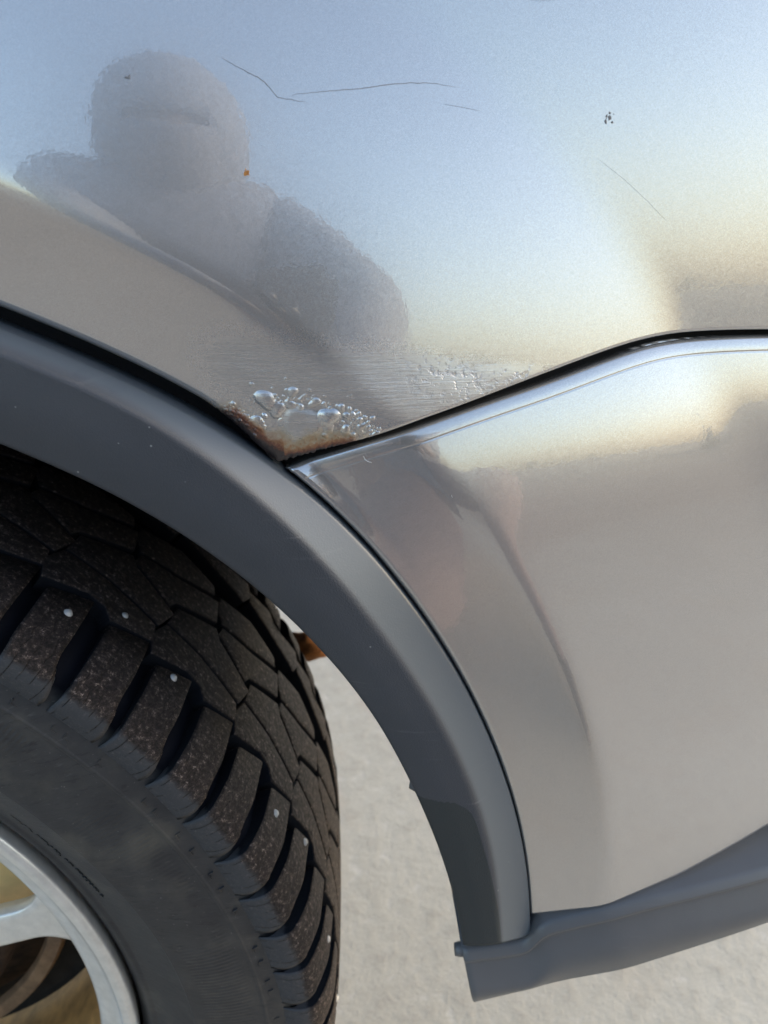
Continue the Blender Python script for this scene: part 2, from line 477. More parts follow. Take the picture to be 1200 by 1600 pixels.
for k in range(50):
    BLIST.append((br.gauss(.330, .010), br.gauss(.3370, .0045), br.uniform(.0003, .0007), br.uniform(.5, .9)))

# --- quarter panel: columns in x, rows by height above the lower edge
xs = np.unique(np.round(np.r_[np.linspace(-.80, -.40, 40), np.linspace(-.40, .16, 60), np.linspace(.16, .298, 90), np.linspace(.298, .360, 340), np.linspace(.360, .52, 110), np.linspace(.52, 1.1, 60)], 6))
ws = np.r_[np.linspace(0, .003, 16)[:-1], np.linspace(.003, .031, 145), np.linspace(.0318, .14, 90), np.linspace(.15, .45, 24)]
bx = np.r_[arch_q[::-1, 0], seam_q[1:, 0]]; bz = np.r_[arch_q[::-1, 1], seam_q[1:, 1]]
ok = np.r_[True, np.diff(np.maximum.accumulate(bx)) > 0]
zb = np.interp(xs, bx[ok], bz[ok], left=-.12)
X = np.repeat(xs[:, None], len(ws), 1)
Z = zb[:, None]+ws[None, :]
e1 = seg_dist(X, Z, arch_q[::3]); e2 = seg_dist(X, Z, seam_q[::3])
rho1, rho2 = .0036, .0013
def roll(d, rho):
    dd = np.clip(rho-d, 0, rho)
    return rho-np.sqrt(np.maximum(rho*rho-dd*dd, 0))
Dq = sheet(X, Z)
blob = np.zeros_like(X)
for (cx, cz, R, hh) in BLIST:
    m = (abs(X-cx) < R*1.6) & (abs(Z-cz) < R*1.6)
    if m.any():
        ang_ = np.arctan2(Z[m]-cz, X[m]-cx)
        q = np.hypot(X[m]-cx, Z[m]-cz)/(R*(1+.14*np.sin(2*ang_+cx*9e3)+.08*np.sin(3*ang_+cz*7e3)))
        hgt = R*hh*np.clip(1-q**2, 0, 1)**.62
        if R > .005:
            hgt = R*hh*(1-sstep(.62, 1.08, q))
        blob[m] = (blob[m]**3+(hgt*(.50 if R < .0015 else .42))**3)**(1/3)
# corrosion attributes
dk = np.hypot(X-.3189, Z-.3182)
er = np.minimum(e2, 9)
along = X-.3189
rust = np.exp(-(e2/.0078)**2)*sstep(.043, .014, along)*.95
rust = np.maximum(rust, np.exp(-(e1/.0072)**2)*sstep(-.027, -.009, along)*(along < .004))
rust = np.maximum(rust, 1.15*np.exp(-(dk/.0115)**2))
deep = np.exp(-(e2/.0022)**2)*sstep(.045, .015, along)*.85+np.exp(-(e1/.0055)**2)*sstep(-.04, -.010, along)*.95*(along < .003)+.5*np.exp(-(dk/.0060)**2)
dirt_lip = np.exp(-(e1/.0030)**2)*(along < .002)*sstep(-.13, -.03, along)*.55
rust = np.clip(np.maximum(rust, dirt_lip*.8*sstep(-.05, -.015, along)), 0, 1.2)
scuff = np.exp(-((Z-(.3480-.16*(X-.34)+.3*(X-.34)**2))/.0105)**2)*sstep(.285, .315, X)*sstep(.402, .360, X)
scuff = np.maximum(scuff, .8*np.exp(-((X-.385)/.016)**2-((Z-(.346))/.007)**2))
scuff = np.maximum(scuff, sstep(.0075, .0045, abs(np.hypot(X-.3285, Z-.3345))))*sstep(.0, .002, e2)
resid = np.exp(-((X-.3805)/.0135)**2-((Z-.3465+.22*(X-.3805))/.0058)**2)*1.15+.7*np.exp(-((X-.402)/.012)**2-((Z-.3485)/.0028)**2)
dots = np.exp(-((X-.381)/.014)**2-((Z-.3535)/.008)**2)
# rust pushes the metal up in flakes
iv = np.argwhere((rust > .12) & (X > .28) & (X < .37))
rough_h = np.zeros_like(X)
for i, j in iv:
    p = Vector((X[i, j]*260, 0, Z[i, j]*260))
    rough_h[i, j] = noise.fractal(p, .8, 2.1, 4)
Dq = Dq+blob+rough_h*.00028*np.clip(rust, 0, 1)*sstep(0, .0012, e2)
# shallow ripples in the lifted paint
roll_t = np.where(X < .3189, np.maximum(roll(e1, rho1), 0), roll(e2, rho2))
Yq = -Dq+roll_t
# ragged rusty edge at the corner
rag = sstep(.030, .006, dk)
Zr = Z.copy()
for i in range(len(xs)):
    if abs(xs[i]-.3189) < .036:
        nz = noise.fractal(Vector((xs[i]*700, 3.1, 0)), .7, 2.0, 4)
        k = sstep(.036, .010, abs(xs[i]-.3189))
        Zr[i, :] += np.clip(.0006*nz, -.0005, .0011)*k*np.exp(-ws/.0025)
# inner flange: two extra rows turned into the gap
fl1 = np.stack([X[:, 0], Yq[:, 0]+.0012, Zr[:, 0]+.0000], -1)[:, None]
fl2 = np.stack([X[:, 0], Yq[:, 0]+.011, Zr[:, 0]+.0015], -1)[:, None]
V = np.concatenate([fl2, fl1, np.stack([X, Yq, Zr], -1)], 1)
n_, m_ = V.shape[:2]
me = mesh_from('quarter_panel', V.reshape(-1, 3), grid_faces(n_, m_, flip=True))
def pad(a, first=None):
    f = a[:, :1] if first is None else first
    return np.concatenate([f, f, a], 1)
add_attr(me, 'rust', pad(rust)); add_attr(me, 'rustdeep', pad(deep)); add_attr(me, 'scuff', pad(scuff)); add_attr(me, 'residue', pad(resid)); add_attr(me, 'dots', pad(dots))
carpart('quarter_panel', me, M_paint, label="silver quarter panel, blistered and rusted at its lower corner")

# --- bumper cover: a patch between trim, seam and cladding
CLAD = [(0.3971, 0.0660), (0.4302, 0.0775), (0.4480, 0.0838), (0.4611, 0.0880), (0.4818, 0.0932), (0.5481, 0.1055), (.60, .116), (.75, .138), (1.2, .16)]
def polyres(pts, n, ts=None):
    P = np.array(pts, float); c = np.r_[0, np.cumsum(np.linalg.norm(np.diff(P, axis=0), axis=1))]
    t = (np.linspace(0, 1, n) if ts is None else ts)*c[-1]
    return np.stack([np.interp(t, c, P[:, k]) for k in range(P.shape[1])], -1)
nu, nv = 300, 260
us = np.r_[np.linspace(0, .45, 230)[:-1], np.linspace(.45, 1, 71)]
vs = np.r_[np.linspace(0, .06, 130)[:-1], np.linspace(.06, .88, 131)[:-1], np.linspace(.88, 1, 60)]
th_b = np.linspace(math.atan2(.3154, .3217), math.radians(10.1), 400)
lft = np.stack([(tab(th_b, TH, RO)+.0011)*np.cos(th_b), (tab(th_b, TH, RO)+.0011)*np.sin(th_b)], -1)
lft[0] = (.3217, .3154)
top = polyres(seam_b[seam_b[:, 0] < 1.1], 0, us)
cl = np.array(CLAD); cl_s = polyres(cl, 400)
cl_s = cl_s[(cl_s[:, 0] > lft[-1, 0]) & (cl_s[:, 0] < 1.1)]
bot = polyres(np.r_[[lft[-1]], cl_s], 0, us)
lf = polyres(lft, 0, vs)
rgt = polyres([top[-1], bot[-1]], 0, vs)
U = us[:, None, None]; Vv = vs[None, :, None]
P = (1-Vv)*top[:, None]+Vv*bot[:, None]+(1-U)*lf[None]+U*rgt[None]-((1-U)*(1-Vv)*top[0]+U*(1-Vv)*top[-1]+(1-U)*Vv*bot[0]+U*Vv*bot[-1])
X, Z = P[..., 0], P[..., 1]
eT = seg_dist(X, Z, seam_b[::3]); eL = seg_dist(X, Z, lft[::4]); eB = seg_dist(X, Z, cl_s[::3])
BCR = [(0.425, 0.0822), (0.4607, 0.0905), (0.5031, 0.1025), (0.5476, 0.1215), (.60, .140), (.75, .165), (1.2, .185)]
zc_ = np.interp(X, [p[0] for p in BCR], [p[1] for p in BCR])
Db = sheet(X, Z)
Db -= 40*np.clip(.0044-eT, 0, 1)**2                       # shoulder below the gap
Db -= .00009*np.exp(-((eT-.0056)/.00035)**2)            # fine crease under it
crown = np.clip(.065-eT, 0, 1)
Db += .0015-.14*crown**2/.13*sstep(0, .012, eL+.004)
low = np.clip(zc_-Z, 0, 1)
Db -= .80*(np.sqrt(low**2+.0012**2)-.0012)
Yb = -Db+roll(eT, .0014)+roll(eL, .0012)
fr = np.stack([X[:, 0], Yb[:, 0]+.010, Z[:, 0]-.001], -1)[:, None]
V = np.concatenate([fr, np.stack([X, Yb, Z], -1)], 1)
fl_ = V[:1].copy(); fl_[..., 1] += .010; fl_[..., 0] += .001
V = np.concatenate([fl_, V], 0)
n_, m_ = V.shape[:2]
me = mesh_from('bumper_cover', V.reshape(-1, 3), grid_faces(n_, m_))
carpart('bumper_cover', me, M_paint2)

# --- black strips added behind the seams; the gaps' shade is in their colour
def strip(name, line, y0, w, mat, n=None):
    L = np.array(line); T = np.gradient(L, axis=0); T /= np.linalg.norm(T, axis=1, keepdims=True)
    Nn = np.stack([-T[:, 1], T[:, 0]], -1)
    prof = fillet([(-w, .004), (-w*.6, 0), (w*.6, 0), (w, .004)], [0, .001, .001, 0], 3)
    V = np.array([[(L[i, 0]+Nn[i, 0]*p[0], y0[i]+p[1], L[i, 1]+Nn[i, 1]*p[0]) for p in prof] for i in range(len(L))])
    return carpart(name, mesh_from(name, V.reshape(-1, 3), grid_faces(len(L), len(prof), flip=True)), mat)
mid = .5*(seam_q+spline(SEAM_B, 500))[::4]
strip('seam_backing', mid, -sheet(mid[:, 0], mid[:, 1])+.0105, .0065, M_black)
ths = np.radians(np.linspace(9, 171, 260))
ga = np.stack([(tab(ths, TH, RO)+.002)*np.cos(ths), (tab(ths, TH, RO)+.002)*np.sin(ths)], -1)
strip('arch_backing', ga, np.full(len(ga), .0125), .010, M_black)

# --- wheel arch trim
prof0 = [(1.00, -.012), (1.00, .0030), (2.0, .0122), (3.0, .0080), (3.0, -.002), (3.0, -.030)]
def trim_point(k, th):
    ro, rc, ri = tab(th, TH, RO), tab(th, TC, RC)-.0010, tab(th, TI, RI)
    pts = [(ro-.0012, -.012), (ro, -.004), (ro-.0002, .0020), (rc-.0005, .0125), ((rc*.45+ri*.55), .0122), (ri+.0016, .0084), (ri, .0055), (ri+.0012, -.022)]
    return fillet(pts, [0, .001, .0010, .0016, .012, .0025, .0012, 0], 5)
NT_ = 900
base_prof = subdiv_line(trim_point(0, .8), .0012)
rows = []; chm = []; flm = []
ZCUT = .0775
for i in range(NT_):
    s = i/(NT_-1)
    th_mid = math.radians(10)+s*math.radians(160)
    pr = trim_point(0, th_mid)
    row = []
    for (r, d) in pr:
        # square the two feet off against the sill line
        tmin = math.asin((ZCUT+1.0*(min(max(d, 0), .0125)-.0125)-.003*(max(0, .425-r)/.03))/r)
        th = tmin+(math.pi-2*tmin)*s
        row.append((r*math.cos(th), -d, r*math.sin(th)))
    rows.append(row)
rows = np.array(rows)
# re-space each section evenly so the long face has vertices of its own
def respace(row, ts):
    c = np.r_[0, np.cumsum(np.linalg.norm(np.diff(row, axis=0), axis=1))]
    return np.stack([np.interp(ts*c[-1], c, row[:, k]) for k in range(3)], -1)
c0 = np.r_[0, np.cumsum(np.linalg.norm(np.diff(rows[200], axis=0), axis=1))]; c0 /= c0[-1]
tt = np.unique(np.round(np.r_[c0, np.linspace(0, 1, 90)], 5))
rows = np.array([respace(r_, tt) for r_ in rows])
# rounded lower outer corner
capA = rows[0].copy(); capA[:, 1] += .010; capA[:, 2] += .002
capB = rows[-1].copy(); capB[:, 1] += .010; capB[:, 2] += .002
V = np.concatenate([capA[None], rows, capB[None]], 0)
outer = np.clip((tt-.0), 0, 1)
r_all = np.hypot(V[..., 0], V[..., 2]); th_all = np.arctan2(V[..., 2], V[..., 0])
ro_a, rc_a = tab(th_all, TH, RO), tab(th_all, TC, RC)
# soft corner: pull the outer foot in
foot = sstep(.006, 0, V[..., 2]-(ZCUT+1.0*(np.clip(-V[..., 1], 0, .0125)-.0125)))*sstep(.0045, .0, ro_a-r_all)
V[..., 2] += .0022*foot; 
chm = sstep(-.0015, .0012, r_all-rc_a)
PATCH_EDGE = spline([(.374, .167), (.385, .1674), (.3935, .1625), (.399, .150), (.4065, .121), (.415, .072)], 60)
fx = np.interp(V[..., 2], PATCH_EDGE[::-1, 1], PATCH_EDGE[::-1, 0])
dark_patch = sstep(.0006, -.0006, V[..., 0]-fx)*(V[..., 2] < .1675)*(V[..., 0] > 0)
dark_patch = dark_patch*sstep(.1680, .1668, V[..., 2])
n_, m_ = V.shape[:2]
me = mesh_from('wheel_arch_trim', V.reshape(-1, 3), grid_faces(n_, m_, flip=True))
add_attr(me, 'chamfer', chm); add_attr(me, 'dark_patch', dark_patch)
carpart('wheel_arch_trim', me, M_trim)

# --- lower cladding under the bumper
CT = polyres(np.array([(.397, .0630), (.4285, .0670), (.4335, .0785)]+CLAD[2:]), 260)
CTs = CT.copy()
for _ in range(3):
    CTs[1:-1] = (CTs[:-2]+2*CTs[1:-1]+CTs[2:])/4
CBt = polyres([(0.4040, 0.0265), (0.4392, 0.0370), (0.4876, 0.0495), (0.5582, 0.0700), (.62, .087), (.75, .105), (1.2, .125)], 260)
ylist = []
V = []
for i in range(260):
    a, b = CTs[i], CBt[i]
    e = (b-a)/np.linalg.norm(b-a); H = np.linalg.norm(b-a)
    xx, zz = a
    s0 = float(sheet(np.array(max(xx, .44)), np.array(zz)))*0.4-.5*max(0, xx-.52)**2*.6
    pf = fillet([(-.009, -.034), (-.001, -.003), (.0010, .0040), (.0060, .0072), (.0080, .0040), (.0105, .0040), (.026, .0110), (H-.001, .0075), (H-.0002, .002), (H-.004, -.030)],
                [0, .0006, .0016, .0018, .0010, .002, .008, .0022, .001, 0], 5)
    V.append([(a[0]+e[0]*p[0], -(p[1]+s0), a[1]+e[1]*p[0]) for p in pf])
V = np.array(V)
endc = V[0].copy(); endc[:, 1] = np.maximum(endc[:, 1], 0)+.012; endc[:, 0] += .001
e0 = V[0].copy(); e0[:, 1] += .0012; e0[:, 0] -= .0006
V = np.concatenate([endc[None], e0[None], V], 0)
carpart('bumper_cladding', mesh_from('bumper_cladding', V.reshape(-1, 3), grid_faces(V.shape[0], V.shape[1])), M_clad)

def ball_mesh(name, c, r, sc=(1, 1, 1), sub=2, nz=0, f=60):
    bm = bmesh.new()
    bmesh.ops.create_icosphere(bm, subdivisions=sub, radius=1)
    for v in bm.verts:
        k = 1+(nz*noise.noise(v.co*2+Vector(c)*f) if nz else 0)
        v.co = Vector((c[0]+v.co.x*r*sc[0]*k, c[1]+v.co.y*r*sc[1]*k, c[2]+v.co.z*r*sc[2]*k))
    me = bpy.data.meshes.new(name); bm.to_mesh(me); bm.free()
    for p in me.polygons: p.use_smooth = True
    return me
def tube_mesh(name, pts, rad, n=10, closed=False):
    pts = [Vector(p) for p in pts]
    V = []; 
    for i, p in enumerate(pts):
        t = (pts[min(i+1, len(pts)-1)]-pts[max(i-1, 0)]).normalized()
        a = t.orthogonal().normalized() if i == 0 else (a-t*a.dot(t)).normalized()
        b = t.cross(a)
        rr = rad[i] if hasattr(rad, '__len__') else rad
        for k in range(n):
            q = 2*math.pi*k/n
            V.append(p+a*(math.cos(q)*rr)+b*(math.sin(q)*rr))
    F = [tuple(r_) for r_ in grid_faces(len(pts), n, wrap=True)]
    F.append(tuple(range(n-1, -1, -1))); F.append(tuple(range((len(pts)-1)*n, len(pts)*n)))
    return mesh_from(name, V, F)
carpart('clip', tube_mesh('clip', [(.3935, -.001, .0590), (.3960, -.001, .0590), (.3995, -.001, .0590)], [.0030, .0036, .0036], 14), M_clad)
carpart('clip', tube_mesh('clip', [(.3700, .004, .1630), (.3725, .003, .1630), (.3765, .002, .1630)], [.0022, .0030, .0030], 14), M_clad)

# --- liner inside the wheel arch, and what shows behind the tyre
def arc_sheet(r0, r1, y0, y1, a0, a1, n=60, m=14, wob=.004):
    V = []
    for i in range(n):
        th = a0+(a1-a0)*i/(n-1)
        for j in range(m):
            t = j/(m-1)
            y = y0+(y1-y0)*t
            r = r0+(r1-r0)*t+wob*noise.noise(Vector((th*6, y*20, 1.3)))
            V.append((r*math.cos(th), y, r*math.sin(th)))
    return V, grid_faces(n, m)
V, F = arc_sheet(.412, .405, .012, .42, math.radians(27), math.radians(172))
carpart('wheel_well_liner', mesh_from('wheel_well_liner', V, F), M_liner)
bm = bmesh.new()
pts = [bm.verts.new((.42*math.cos(a), .36, .42*math.sin(a))) for a in np.radians(np.linspace(22, 172, 40))]
pts += [bm.verts.new((-.30, .36, -.05)), bm.verts.new((.10, .36, -.05)), bm.verts.new((.22, .36, .0))]
bm.faces.new(pts)
me = bpy.data.meshes.new('inner_wheel_wall'); bm.to_mesh(me); bm.free()
carpart('inner_wheel_wall', me, M_liner)
carpart('rusty_bracket', ball_mesh('rusty_bracket', (.309, .285, .052), .015, (1.2, 1, .8), 3, .35), M_orange, label="orange rusty bracket end behind the tyre")
# unseen sheets added for body roof, far side and end, to block light
V = [(-.8, .0, .80), (1.1, .0, .80), (1.1, .45, .84), (-.8, .45, .84), (-.8, .45, .42), (1.1, .45, .42)]
V = [(-.8, .07, .803), (1.1, .24, .802), (1.1, .50, .82), (-.8, .50, .82), (-.8, .50, .46), (1.1, .50, .46), (1.095, .19, .16), (1.095, .50, .14), (1.095, .50, .80), (1.095, .19, .80)]
carpart('body_light_block', mesh_from('body_light_block', V, [(0, 1, 2, 3), (3, 2, 5, 4), (6, 7, 8, 9)], False), M_liner)

# ---------------------------------------------------------------- scratches, chips and marks on the paint
def drape(line, w, name, mat, h=.00006, n=60, jit=.00025):
    L = spline(line, n)
    nj = np.array([noise.noise(Vector((i*.45, 7.7, L[0, 0]*99))) for i in range(n)])
    L[:, 1] += nj*jit
    T = np.gradient(L, axis=0); T /= np.linalg.norm(T, axis=1, keepdims=True)
    Nn = np.stack([-T[:, 1], T[:, 0]], -1)
    wid = w*np.sin(np.linspace(.06, math.pi-.06, n))**.5*(.75+.5*np.abs(nj))
    V = []
    for i in range(n):
        for s, hh in ((-1, -.00002), (0, h), (1, -.00002)):
            p = L[i]+Nn[i]*wid[i]*s
            V.append((p[0], -float(sheet(np.array(p[0]), np.array(p[1])))-hh-.00001, p[1]))
    return carpart(name, mesh_from(name, V, grid_faces(n, 3, flip=True)), mat)
drape([(0.3089, 0.4447), (0.3163, 0.4411), (0.3227, 0.4372), (0.3249, 0.4347), (0.3290, 0.4338), (0.3338, 0.4331)], .00016, 'scratch', M_scratch)
drape([(0.3294, 0.4350), (0.3382, 0.4361), (0.35, 0.4372), (0.3619, 0.4388), (0.374, 0.4391), (0.3813, 0.4383)], .00015, 'scratch', M_scratch)
drape([(0.3771, 0.4334), (0.3833, 0.4326), (0.3889, 0.4316)], .00008, 'scratch', M_scratch)
drape([(0.430, 0.4180), (0.442, 0.4100), (0.456, 0.3990)], .00005, 'scratch', M_scratch)
drape([(0.398, 0.4640), (0.405, 0.4625), (0.413, 0.4630)], .00005, 'scratch', M_scratch)
drape([(0.3822, 0.3060), (0.3826, 0.3030), (0.3822, 0.3005)], .00012, 'scratch', M_scr_l)
drape([(0.3836, 0.3030), (0.3842, 0.3000), (0.3838, 0.2975)], .00010, 'scratch', M_scr_l)
drape([(0.3500, 0.3215), (0.3512, 0.3195), (0.3530, 0.3188)], .00016, 'scratch', M_scr_l)
def chip(x, z, r, mat, name, seed, parts=1):
    rr = random.Random(seed)
    V = []; F = []
    for q in range(parts):
        ox, oz = (0, 0) if q == 0 else (rr.uniform(-2.2, 2.2)*r, rr.uniform(-2.2, 2.2)*r)
        r2 = r if q == 0 else r*rr.uniform(.25, .7)
        k0 = len(V)
        y = -float(sheet(np.array(x+ox), np.array(z+oz)))
        V.append((x+ox, y-.00016, z+oz))
        n = 11
        for k in range(n):
            a = 2*math.pi*k/n; q2 = r2*rr.uniform(.6, 1.25)
            px, pz = x+ox+q2*math.cos(a), z+oz+q2*math.sin(a)
            V.append((px, -float(sheet(np.array(px), np.array(pz)))-.00002, pz))
        F += [(k0, k0+1+(k+1) % n, k0+1+k) for k in range(n)]
    return carpart(name, mesh_from(name, V, F), mat)
chip(.3148, .4131, .00095, simple('rust_dot', (.36, .15, .03), .7, var=.4, scale=900), 'rust_spot', 1, 2)
chip(.2812, .4389, .00045, M_scratch, 'paint_chip', 2, 5)
chip(.4324, .4303, .00065, M_scratch, 'paint_chip', 5, 11)
chip(.4190, .3060, .00050, M_scratch, 'paint_chip', 9, 3)
chip(.259, .353, .0001, M_scratch, 'paint_chip', 12, 1)

# ---------------------------------------------------------------- wheel
wheel = bpy.data.objects.new('wheel', None)
col.objects.link(wheel)
wheel.parent = car
wheel.location = -root_loc
def wpart(name, me, mat, **p):
    return link(name, me, mat, wheel, **p)
def crown(y):
    a = np.abs((np.asarray(y, float)-.099)/.099)
    return .3355-.0030*a**2-.0075*np.clip(a, 0, 1.05)**9
prof = fillet([(.2245, .024), (.2262, .0175), (.2320, .0112), (.2350, .0095), (.2372, .0100), (.2480, .0040), (.2610, -.0030), (.2616, -.0037), (.2640, -.0041), (.280, -.0055), (.2968, -.0032), (.2975, -.0035), (.2985, -.0035), (.2992, -.0030), (.3115, -.0005), (.3190, .0035), (.3235, .010), (.3252, .03), (.327, .10), (.3252, .17), (.320, .193), (.30, .202), (.27, .205), (.24, .198), (.2245, .185)],
              [0, .002, .002, .0015, .0015, .006, .0003, .0003, .001, .008, .0006, .0005, .0005, .0008, .004, .003, .004, .01, .03, .01, .005, .01, .01, .01, 0], 3)
V, F = lathe(prof, 288)
# fine radial ribbing and gentle lumps on the near sidewall
th_ = np.arctan2(V[:, 2], V[:, 0]); r_ = np.hypot(V[:, 0], V[:, 2])
V[:, 1] += np.where(V[:, 1] < .02, .0004*np.sin(th_*9+r_*120), 0)
wpart('tyre', mesh_from('tyre', V, F), M_tyre)

def cylpt(deg, y, r):
    a = math.radians(deg)
    return (r*math.cos(a), y, r*math.sin(a))
def block_mesh(name, poly, depth=.0085, inset=.0007, seed=0, shrink=.00035, sipe=None):
    """poly in (deg, y); top follows the crown"""
    rr = random.Random(seed)
    K = .333*math.pi/180
    P = np.array([(a*K, y) for a, y in poly])
    # orientation
    area = .5*sum(P[i, 0]*P[(i+1) % len(P), 1]-P[(i+1) % len(P), 0]*P[i, 1] for i in range(len(P)))
    if area < 0: P = P[::-1]
    def off(P, d):
        n = len(P); out = []
        for i in range(n):
            a, b, c = P[i-1], P[i], P[(i+1) % n]
            e1 = (b-a)/np.linalg.norm(b-a); e2 = (c-b)/np.linalg.norm(c-b)
            n1 = np.array([-e1[1], e1[0]]); n2 = np.array([-e2[1], e2[0]])
            m = n1+n2; m /= max(.35, m@m/2)**.5*np.linalg.norm(m)*1.0
            out.append(b+m*d)
        return np.array(out)
    P = off(P, shrink)
    # subdivide long edges so the top can follow the curve
    Q = []
    for i in range(len(P)):
        a, b = P[i], P[(i+1) % len(P)]
        k = max(1, int(np.linalg.norm(b-a)/.006))
        for j in range(k): Q.append(a+(b-a)*j/k)
    loops = [(Q, -depth, 1.0), (Q, -.0011, 1.0), (off(np.array(Q), inset*.4), -.0003, 0), (off(np.array(Q), inset*1.3), 0, 0)]
    cen = np.mean(Q, axis=0)
    V = []; wall = []
    for L, dz, w in loops:
        for p in L:
            V.append(cylpt(p[0]/K, p[1], float(crown(p[1]))+dz)); wall.append(w)
    mid_ = [(cen*.5+np.array(p)*.5) for p in loops[-1][0]]
    for p in mid_:
        V.append(cylpt(p[0]/K, p[1], float(crown(p[1]))-.00005*rr.random())); wall.append(0)
    V.append(cylpt(cen[0]/K, cen[1], float(crown(cen[1])))); wall.append(0)
    n = len(Q); F = []
    for l in range(4):
        for i in range(n):
            j = (i+1) % n
            F.append((l*n+i, l*n+j, (l+1)*n+j, (l+1)*n+i))
    c = 5*n
    for i in range(n): F.append((4*n+i, 4*n+(i+1) % n, c))
    F = [f[::-1] for f in F]
    me = mesh_from(name, V, F, smooth=False)
    sm = [len(f) == 3 or k >= 2*n for k, f in enumerate(F)]
    me.polygons.foreach_set('use_smooth', sm)
    add_attr(me, 'wall', wall); add_attr(me, 'scuff', [0]*len(V))
    me.materials.append(M_tread)
    return me
def shoulder_mesh(name, L0, R0, L1, R1, ytop0, ytop1, mirror=False):
    """loft from the crown down over the shoulder: angles at the tip (0) and at the crown (1)"""
    st = fillet([(.3060, -.0012), (.3150, -.0042), (.3235, -.0030), (.3275, .0030), (.3318, .014), (.3338, .036)], [0, .004, .006, .004, .008, 0], 4)
    rows_ = []; wall = []; scf = []
    ns = len(st)
    K = .333*math.pi/180
    def lr(t, yy):
        u = sstep(0., .75, t); g = .10*float(sstep(.05, .35, t))
        return L0+(L1-L0)*u-g, R0+(R1-R0)*u+g*.9
    nc = 8
    for k, (r, y) in enumerate(st):
        t = k/(ns-1)
        lo, hi = lr(t, y)
        dep = .0100*float(sstep(0, .35, t))+.0006
        line = []
        # profile across: wall base, wall top, bevel, top..., bevel, wall top, base
        cross = [(0, -dep, 1), (0, -.0010, 1)]+[(.0006, -.0003, 0)]
        nrm = np.array([1.0, 0.0])
        if k > 0:
            d = st[min(k+1, ns-1)]-st[max(k-1, 0)]; nrm = np.array([d[1], -d[0]])/np.linalg.norm(d)
        for m_i in range(nc):
            pass
        pts = []
        for (s_in, dd, w) in cross: pts.append((hi-s_in/K, dd, w))
        for m_i in range(nc):
            q = (m_i+.5)/nc
            pts.append((hi+(lo-hi)*q, 0.0, 0))
        for (s_in, dd, w) in cross[::-1]: pts.append((lo+s_in/K, dd, w))
        for (deg, dd, w) in pts:
            f_ = max(0.0, (y-.020)/.016)
            slant = (ytop0+(ytop1-ytop0)*((hi-deg)/(hi-lo))-.036)*f_
            rows_.append(cylpt(deg, y+slant*1.0+nrm[1]*dd, r+nrm[0]*dd))
            wall.append(w); scf.append(float(sstep(.48, .12, t)))
    m_ = len(pts)
    # close the inner end
    F = [tuple(f) for f in grid_faces(ns, m_)]
    base = (ns-1)*m_
    end = []
    for p in range(m_):
        v = rows_[base+p]; s = (1-.0085/math.hypot(v[0], v[2]))
        end.append((v[0]*s, v[1]+.0006, v[2]*s))
    V = rows_+end
    wall += [1]*m_; scf += [0]*m_
    F += [(base+j, base+j+1, ns*m_+j+1, ns*m_+j) for j in range(m_-1)]
    if mirror:
        V = [(v[0], .198-v[1], v[2]) for v in V]
        F = [f[::-1] for f in F]
    me = mesh_from(name, V, F, smooth=True)
    fl = [True]*len(F)
    for k in range((ns-1)*(m_-1)):
        j = k % (m_-1)
        fl[k] = not (j in (0, m_-2))
    for k in range((ns-1)*(m_-1), len(F)): fl[k] = False
    me.polygons.foreach_set('use_smooth', fl)
    add_attr(me, 'wall', wall); add_attr(me, 'scuff', scf); add_attr(me, 'sipe', [1.0 if v[1] < .022 else 0.0 for v in V])
    me.materials.append(M_tread)
    return me
R2 = [(51.12, .0469), (50.17, .0600), (46.2, .0590), (40.95, .0535), (40.54, .0420), (44.45, .0352), (45.31, .0408), (46.83, .0420), (50.4, .0345)]
R3 = [(50.30, .0657), (49.84, .0780), (47.9, .0850), (45.45, .0930), (44.55, .0850), (42.6, .0740), (40.2, .0650), (40.70, .0565)]
R3 = [(50.15, .0612), (49.9, .0770), (45.3, .0900), (44.55, .0830), (39.75, .0705), (40.66, .0548), (46.2, .0602)]
R4 = [(55.04, .0800), (54.79, .0900), (50.71, .0990), (46.2, .1110), (45.55, .0985), (45.3, .0925), (49.85, .0790), (50.92, .0735), (54.3, .0830)]
R4 = [(55.10, .0850), (54.79, .0950), (50.6, .1010), (45.9, .1130), (45.40, .0940), (50.0, .0800), (50.5, .0735), (54.2, .0845)]
R5 = [(55.9, .1060), (56.0, .1180), (51.5, .1270), (46.9, .1230), (46.5, .1150), (50.84, .1030), (54.94, .0970)]
def mir(poly, sh):   # same shape on the far half, turned about
    return [(-a+sh, .198-y) for a, y in poly]
kinds = [block_mesh('tread_block', R2, seed=1), block_mesh('tread_block', R3, seed=2), block_mesh('tread_block', R4, seed=3), block_mesh('tread_block', R5, seed=4),
         block_mesh('tread_block', [(-a+93.0, .198-y) for a, y in R2], seed=5),
         shoulder_mesh('shoulder_block', 49.2, 44.90, 49.55, 46.10, .0392, .0310),
         shoulder_mesh('shoulder_block', 44.1, 39.9, 44.30, 40.75, .0400, .0322),
         shoulder_mesh('shoulder_block', 49.2, 44.90, 49.55, 46.10, .0392, .0310, True),
         shoulder_mesh('shoulder_block', 44.1, 39.9, 44.15, 40.95, .036, .028, True)]
for k in range(36):
    for q, me in enumerate(kinds):
        o = link('shoulder_block' if q >= 5 else 'tread_block', me, None, wheel)
        o.rotation_euler = (0, math.radians(10*k), 0)
